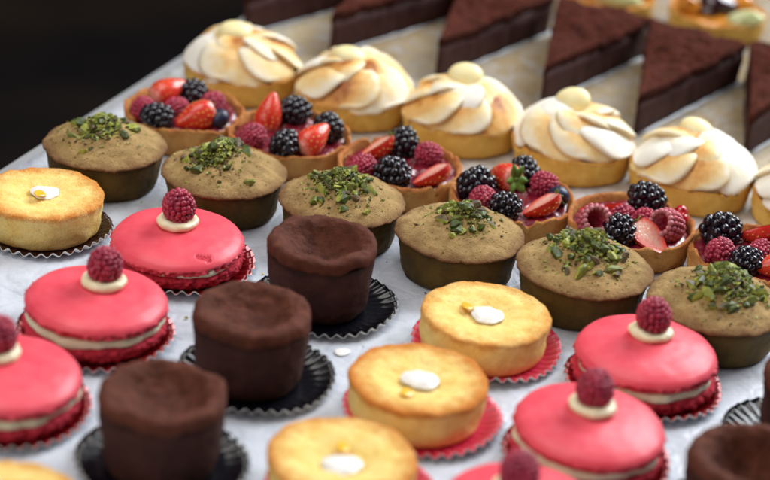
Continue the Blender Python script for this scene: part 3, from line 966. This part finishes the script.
def tip(dx, dy, elev=0.0, roll=0.0):
    """rotation that points a berry's stalk end (+z) along (dx,dy) raised by elev radians"""
    d = Vector((dx, dy, 0)).normalized() * math.cos(elev) + Vector((0, 0, math.sin(elev)))
    return (d.to_track_quat('Z', 'Y').to_matrix() @ Matrix.Rotation(roll, 3, 'Z')).to_euler()


berry_tart(-13.9, 119.1, 'berry tart at the left end of its row, with a blueberry and whole strawberries', 101, [
    ('strawberry', -1.15, 1.3, {'rot': tip(-.6, -.5, -.3), 'z': 2.7, 'leaf': False}), ('blackberry', .31, 2.0), ('raspberry', -2.4, -1.4), ('blackberry', -1.35, -2.6),
    ('strawberry', .95, -2.0, {'rot': tip(.8, .5, .25), 's': 1.05, 'leaf': 'small'}), ('raspberry', 1.84, .5), ('blueberry', 2.5, -1.6), ('raspberry', -.4, -.4, {'z': 2.1})])
berry_tart(-6.75, 117.04, 'berry tart with three blackberries and pointed strawberries, second from the left', 202, [
    ('strawberry', -1.5, 1.2, {'rot': tip(-.1, -.3, -1.1), 'z': 2.8, 'leaf': False}), ('blackberry', .1, 2.1, {'z': 2.7}), ('raspberry', -2.2, -2.0), ('blackberry', -.1, -2.75),
    ('strawberry', 1.65, -1.9, {'rot': tip(-.75, -.8, -.5), 'z': 2.65, 'leaf': False}), ('blackberry', 2.45, .1, {'z': 2.6})])
berry_tart(.5, 114.0, 'berry tart with a halved strawberry, third from the left, behind a pistachio cake', 303, [
    ('cut_strawberry', -1.75, .9, {'rot': tip(.6, .6, .35, 2.6), 'z': 2.6, 'leaf': 'small'}), ('blackberry', .1, 1.95, {'z': 2.6}), ('raspberry', 1.75, .9, {'rot': (1.3, 0, 1.2)}), ('raspberry', -2.3, -1.9),
    ('blackberry', -.45, -2.5, {'rot': (1.57, 0, 1.1), 's': 1.1}), ('cut_strawberry', 1.85, -2.1, {'rot': tip(.7, .65, .3, 2.7), 'z': 2.5, 'leaf': False})])
berry_tart(7.5, 110.98, 'berry tart with a blueberry and a strawberry wearing its green leaf cap', 404, [
    ('blackberry', -2.25, .1, {'s': 1.15}), ('strawberry', -.55, 1.6, {'rot': tip(.5, -.75, .25), 'z': 2.5}), ('blackberry', .75, 2.2, {'z': 2.6}), ('raspberry', 2.0, 1.2, {'rot': (1.4, 0, 1.4)}),
    ('blueberry', 2.85, -.2), ('raspberry', -1.85, -1.9), ('blackberry', -.5, -2.65), ('cut_strawberry', 1.6, -1.9, {'rot': tip(.75, .6, .35, 2.7), 'z': 2.5, 'leaf': 'small'})])
berry_tart(14.77, 108.9, 'berry tart with redcurrants, sugared hollow raspberries and gold flecks', 505, [
    ('cut_strawberry', -1.9, 1.1, {'rot': tip(.8, .2, .1, 2.6), 'z': 2.3, 'leaf': False}), ('blackberry', .97, 2.2, {'z': 2.6, 's': 1.1}), ('open_raspberry', -2.45, -1.4, {'rot': tip(.1, -.9, .6)}), ('blackberry', -.95, -2.35, {'s': 1.05}),
    ('cut_strawberry', .95, -2.6, {'rot': tip(-.75, .5, .5, 2.8), 'z': 2.3, 'leaf': 'small'}), ('open_raspberry', 2.15, -1.1, {'rot': tip(-.7, -.6, .5)}), ('redcurrant', 3.05, 1.2), ('redcurrant', 3.0, .2),
    ('raspberry', -.6, .4, {'z': 1.95}), ('raspberry', .9, .2, {'z': 1.95})], True)
berry_tart(21.9, 106.3, 'berry tart cut off by the right edge of the photo, behind the last pistachio cake', 606, [
    ('blackberry', -1.9, 1.3, {'s': 1.2, 'z': 2.6}), ('cut_strawberry', .35, 1.9, {'rot': tip(.9, .2, .2, 2.4), 'z': 2.55, 'leaf': False}), ('raspberry', -2.2, -1.2, {'s': 1.05}), ('blackberry', -.75, -2.2),
    ('strawberry', 1.0, -2.3, {'rot': tip(.8, .2, .1), 'leaf': False}), ('blackberry', 2.2, .9), ('raspberry', .4, -.1, {'z': 2.0})], False)


# ------------------------------------------------------------- cake slices
def wedge_outline(L, W, cr, n):
    """closed outline of a wedge, tip at the origin pointing to -y, rounded corners"""
    P = [Vector((0, 0)), Vector((W / 2, L * .985)), Vector((0, L + .35)), Vector((-W / 2, L * .985))]
    cx, cy = 0, L * .66
    f = []
    for i in range(n):
        a = 2 * PI * i / n
        d = Vector((math.cos(a), math.sin(a))); best = 1e9
        for p, q in zip(P, P[1:] + P[:1]):
            e = q - p; den = d.x * e.y - d.y * e.x
            if abs(den) < 1e-9: continue
            w = p - Vector((cx, cy))
            tt = (w.x * e.y - w.y * e.x) / den; uu = (w.x * d.y - w.y * d.x) / den
            if tt > 0 and -1e-6 <= uu <= 1 + 1e-6: best = min(best, tt)
        f.append(best)
    return f, (cx, cy)


def wedge_solid(name, L, W, layers, m, s, n=300, top_fn=None):
    """layers: (inset, z, attr); the mesh narrows to the centre at both ends"""
    f, (cx, cy) = wedge_outline(L, W, 0, n)
    V, A, F = [], [], []
    rings = []
    for ins, z, a in layers:
        ring = []
        for i in range(n):
            t = 2 * PI * i / n
            r = max(.05, f[i] * (1 - ins) if ins > .15 else f[i] - ins * 2)
            x, y = cx + r * math.cos(t), cy + r * math.sin(t)
            d = fbm((x, y, z), .7, s) * .14 + fbm((x, y, z), 2.4, s) * .11 + fbm((x, y, z), 6, s) * .05 if m is not m_strip else fbm((x, y, 0), .4, s) * .2
            x += d * math.cos(t); y += d * math.sin(t)
            zz = z + (top_fn(x, y) if top_fn and a >= 0 else 0)
            ring.append(len(V)); V.append((x, y, zz)); A.append(max(0, a))
        rings.append(ring)
    for p, q in zip(rings[:-1], rings[1:]):
        for i in range(n): F.append((p[i], p[(i + 1) % n], q[(i + 1) % n], q[i]))
    F.append(tuple(rings[-1])); F.append(tuple(rings[0][::-1]))
    return mesh(name, V, F, m, {'bake': A})


def cake_slice(x, y, label, s, ang, L=14.6, W=7.3, H=3.1):
    t = thing('chocolate_cake_slice', label, 'cake slice', x, y, .06, ang, 'wedge slices of chocolate cake')
    me = wedge_solid('slice_side', L, W, [(.9, 0, -1), (.3, 0, -1), (.03, 0, .5), (.0, .08, .2), (.0, .8, 0), (.0, 1.6, 0), (.02, H - .6, .3), (.5, H - .58, .3)], m_cake_side, s)
    link('cake_body', me, t)
    tf = lambda px, py: fbm((px, py, 0), .5, s) * .3 + (.5 - abs(fbm((px * .8, py * 2.2, 0), .9, s))) * .28 - .14 + fbm((px, py, 0), 3.5, s) * .09
    lay = [(.05, H - .75, -1), (-.02, H - .7, .6), (-.04, H - .4, .5), (-.01, H - .12, .2), (.04, H + .02, .1), (.12, H + .03, .0)]
    lay += [(.16 + .8 * i / 26, H + .02 - .10 * i / 26, .0) for i in range(26)]
    link('cocoa_top', wedge_solid('slice_top', L + .1, W + .12, lay, m_cocoa, s + 3, 300, tf), t)
    return t


def slice_paper(x, y, label, ang, L=14.9, W=7.5):
    me = wedge_solid('cake_paper', L, W, [(.9, 0, -1), (.3, 0, -1), (.0, .0, -1), (.0, .03, -1), (.3, .03, -1), (.9, .03, -1)], m_strip, 3.0, 120)
    return tag(link('cake_paper', me, None, (x, y, .015), (0, 0, ang)), label, 'paper', 'white papers under the cake slices')


def e2_ang(d): return math.atan2(-d[0], d[1])
SL = [(16.2, 126.0, 'chocolate cake slice between two lemon tarts, second from the right edge', 5.5, (5.7, 14.4)),
      (9.9, 129.9, 'chocolate cake slice third from the right, its tip behind the swirled white tart', 15.5, (5.0, 13.3)),
      (2.4, 133.0, 'chocolate cake slice in the middle of the back row behind the round drop tart', 25.5, (5.3, 13.2)),
      (-5.4, 135.9, 'chocolate cake slice second from the left end, top cut by the frame', 35.5, (6.4, 12.8)),
      (-12.0, 138.0, 'chocolate cake slice at the left end beside the dark background', 45.5, (6.6, 12.8)),
      (23.7, 124.6, 'chocolate cake slice cut off by the right edge of the photo', 55.5, (5.6, 14.2))]
for i, (x, y, lb, s, d) in enumerate(SL):
    cake_slice(x, y, lb, s, e2_ang(d), L=14.9 if i == 0 else 14.4)
    slice_paper(x + .15, y - .1, 'white paper under the ' + lb.split(',')[0].replace('chocolate cake slice', 'slice').replace(' behind the round drop tart', ''), e2_ang(d))


# ----------------------------------------------------- blurred tarts behind
def fruit_tart(x, y, label, s, chunks, r=3.9):
    t = thing('fruit_tart', label, 'tart', x, y, 0, 0, 'fruit tarts behind the cake slices')
    shell('pastry_shell', r, 1.8, m_sable, t, s)
    V, F, A = lathe([(r - .35, 1.2, 0), (r - .4, 1.5, 0), (1.5, 1.75, 0), (0, 1.8, 0)], 60, None, lambda a, b, c, d, e: (0, fbm((a, b, 0), .8, s) * .25))
    link('glazed_filling', mesh('glazed_filling', V, F, m_glaze, A), t)
    rr = random.Random(int(s))
    for (kind, cx, cy, cz, sx, sy, sz) in chunks:
        q = rr.random() * 30
        m = {'pale_fruit_wedge': m_melon, 'amber_fruit_piece': m_glaze, 'dark_fruit_piece': m_plum}[kind]
        V, F = sphere(sx, sy, sz, 24, 16, fn=lambda a, b, c: tuple(k * (1 + .28 * fbm((a, b, c), .8, q)) for k in (a, b, c)))
        link(kind, mesh(kind, V, F, m), t, (cx, cy, cz), (rr.uniform(-.3, .3), rr.uniform(-.3, .3), rr.uniform(-.8, .8)))
    return t


fruit_tart(24.3, 149.0, 'glazed fruit tart with a dark glossy middle and pale wedge, top right', 707, [
    ('dark_fruit_piece', -.3, -.3, 2.3, 1.7, 1.4, .9), ('amber_fruit_piece', -2.4, -.6, 2.1, 1.0, 1.2, .7), ('pale_fruit_wedge', 1.9, -2.3, 2.0, 1.5, .8, .7), ('amber_fruit_piece', 1.8, .9, 2.1, 1.1, 1, .7), ('pale_fruit_wedge', -1.0, 2.0, 2.1, 1.3, .8, .7)])
fruit_tart(15.6, 150.6, 'glazed fruit tart with pale green wedges above the third slice from the right', 808, [
    ('pale_fruit_wedge', .6, -1.9, 2.1, 2.0, 1.1, .8), ('pale_fruit_wedge', -1.9, -1.0, 2.1, 1.3, 1.0, .8), ('amber_fruit_piece', 2.3, -.4, 2.1, 1.0, 1.1, .7), ('dark_fruit_piece', .0, .9, 2.2, 1.4, 1.2, .8)])

# a spilled blob of icing on the paper, seen beside the black case
V, F, A = lathe(smooth_prof(resample([(.42, 0, 0), (.38, .02, 0), (.25, .035, 0), (0, .04, 0)], .06), 1), 32, lambda a: 1 + .12 * math.sin(2 * a) + .06 * math.sin(3 * a))
tag(link('icing_spot', mesh('icing_spot', V, F, m_icing, A), None, (-1.7, 92.8, .05)), 'tiny round white icing spot on the paper between black case and golden cake', 'icing')


# stray crumbs dropped on the paper between the cakes
rr = random.Random(5); b = Bag()
for i in range(150):
    a_, b_ = rr.uniform(EL + 2, 5), rr.uniform(62, 125)
    p = at_table(a_, b_) if i % 3 else Vector((rr.gauss(4, 12), rr.gauss(93, 7), 0))
    sz = rr.uniform(.03, .09) if rr.random() < .85 else rr.uniform(.1, .16)
    V, F, _c = chopped(rr, sz, sz * .8, sz * .6, 8)
    b.add([(x + p.x, y + p.y, z + sz * .4 + .03) for x, y, z in V], F, rr.choice((0, 0, 0, 1, 2)))
tag(link('crumbs', b.build('crumbs', [m_gold, m_choc_side, m_pist2], smooth=False)), 'tiny stray crumbs scattered over the white paper between the cakes', 'crumbs', None, 'stuff')


# ------------------------------------------------------------------- light
def area(name, loc, target, sx, sy, power, col):
    l = bpy.data.lights.new(name, 'AREA'); l.shape = 'RECTANGLE'; l.size = sx; l.size_y = sy; l.energy = power; l.color = col
    o = bpy.data.objects.new(name, l); COL.objects.link(o)
    o.location = loc
    o.rotation_euler = (Vector(target) - Vector(loc)).to_track_quat('-Z', 'Y').to_euler()
    return o


area('window_light', (1.5, 2.6, 1.7), (0.05, 1.05, 0), 1.8, 1.4, 84, (.93, .97, 1.0))
area('overhead_light', (-.5, 1.1, 2.0), (0, 1.1, 0), 1.6, 1.2, 19, (1, .96, .9))
area('front_light', (-1.2, -.4, 1.3), (0, 1.0, 0), 1.5, 1.2, 11.5, (1, .93, .84))
w = bpy.data.worlds.new('World'); C.world = w; w.use_nodes = True
bg = w.node_tree.nodes['Background']; bg.inputs[0].default_value = (.62, .72, 1, 1); bg.inputs[1].default_value = .05

# ------------------------------------------------------------------ camera
H, P_, RO, FPX = 53.635 * CM, .465824, .098135, 1988.72
cam = bpy.data.cameras.new('camera'); co = bpy.data.objects.new('camera', cam); COL.objects.link(co)
cp, sp, c_, s_ = math.cos(P_), math.sin(P_), math.cos(RO), math.sin(RO)
R0, U0, Fw = Vector((1, 0, 0)), Vector((0, sp, cp)), Vector((0, cp, -sp))
rt = c_ * R0 + s_ * U0; up = -s_ * R0 + c_ * U0
co.matrix_world = Matrix(((rt.x, up.x, -Fw.x, 0), (rt.y, up.y, -Fw.y, 0), (rt.z, up.z, -Fw.z, H), (0, 0, 0, 1)))
cam.sensor_fit = 'HORIZONTAL'; cam.sensor_width = 36; cam.lens = 36 * FPX / 770
cam.clip_start = .02; cam.clip_end = 100
cam.dof.use_dof = True; cam.dof.focus_distance = 1.15; cam.dof.aperture_fstop = 4.7; cam.dof.aperture_blades = 0
C.camera = co

C.render.engine = 'CYCLES'
C.cycles.use_denoising = True
C.cycles.max_bounces = 8
C.view_settings.view_transform = 'Standard'; C.view_settings.look = 'None'
C.view_settings.exposure = .36; C.view_settings.gamma = 1
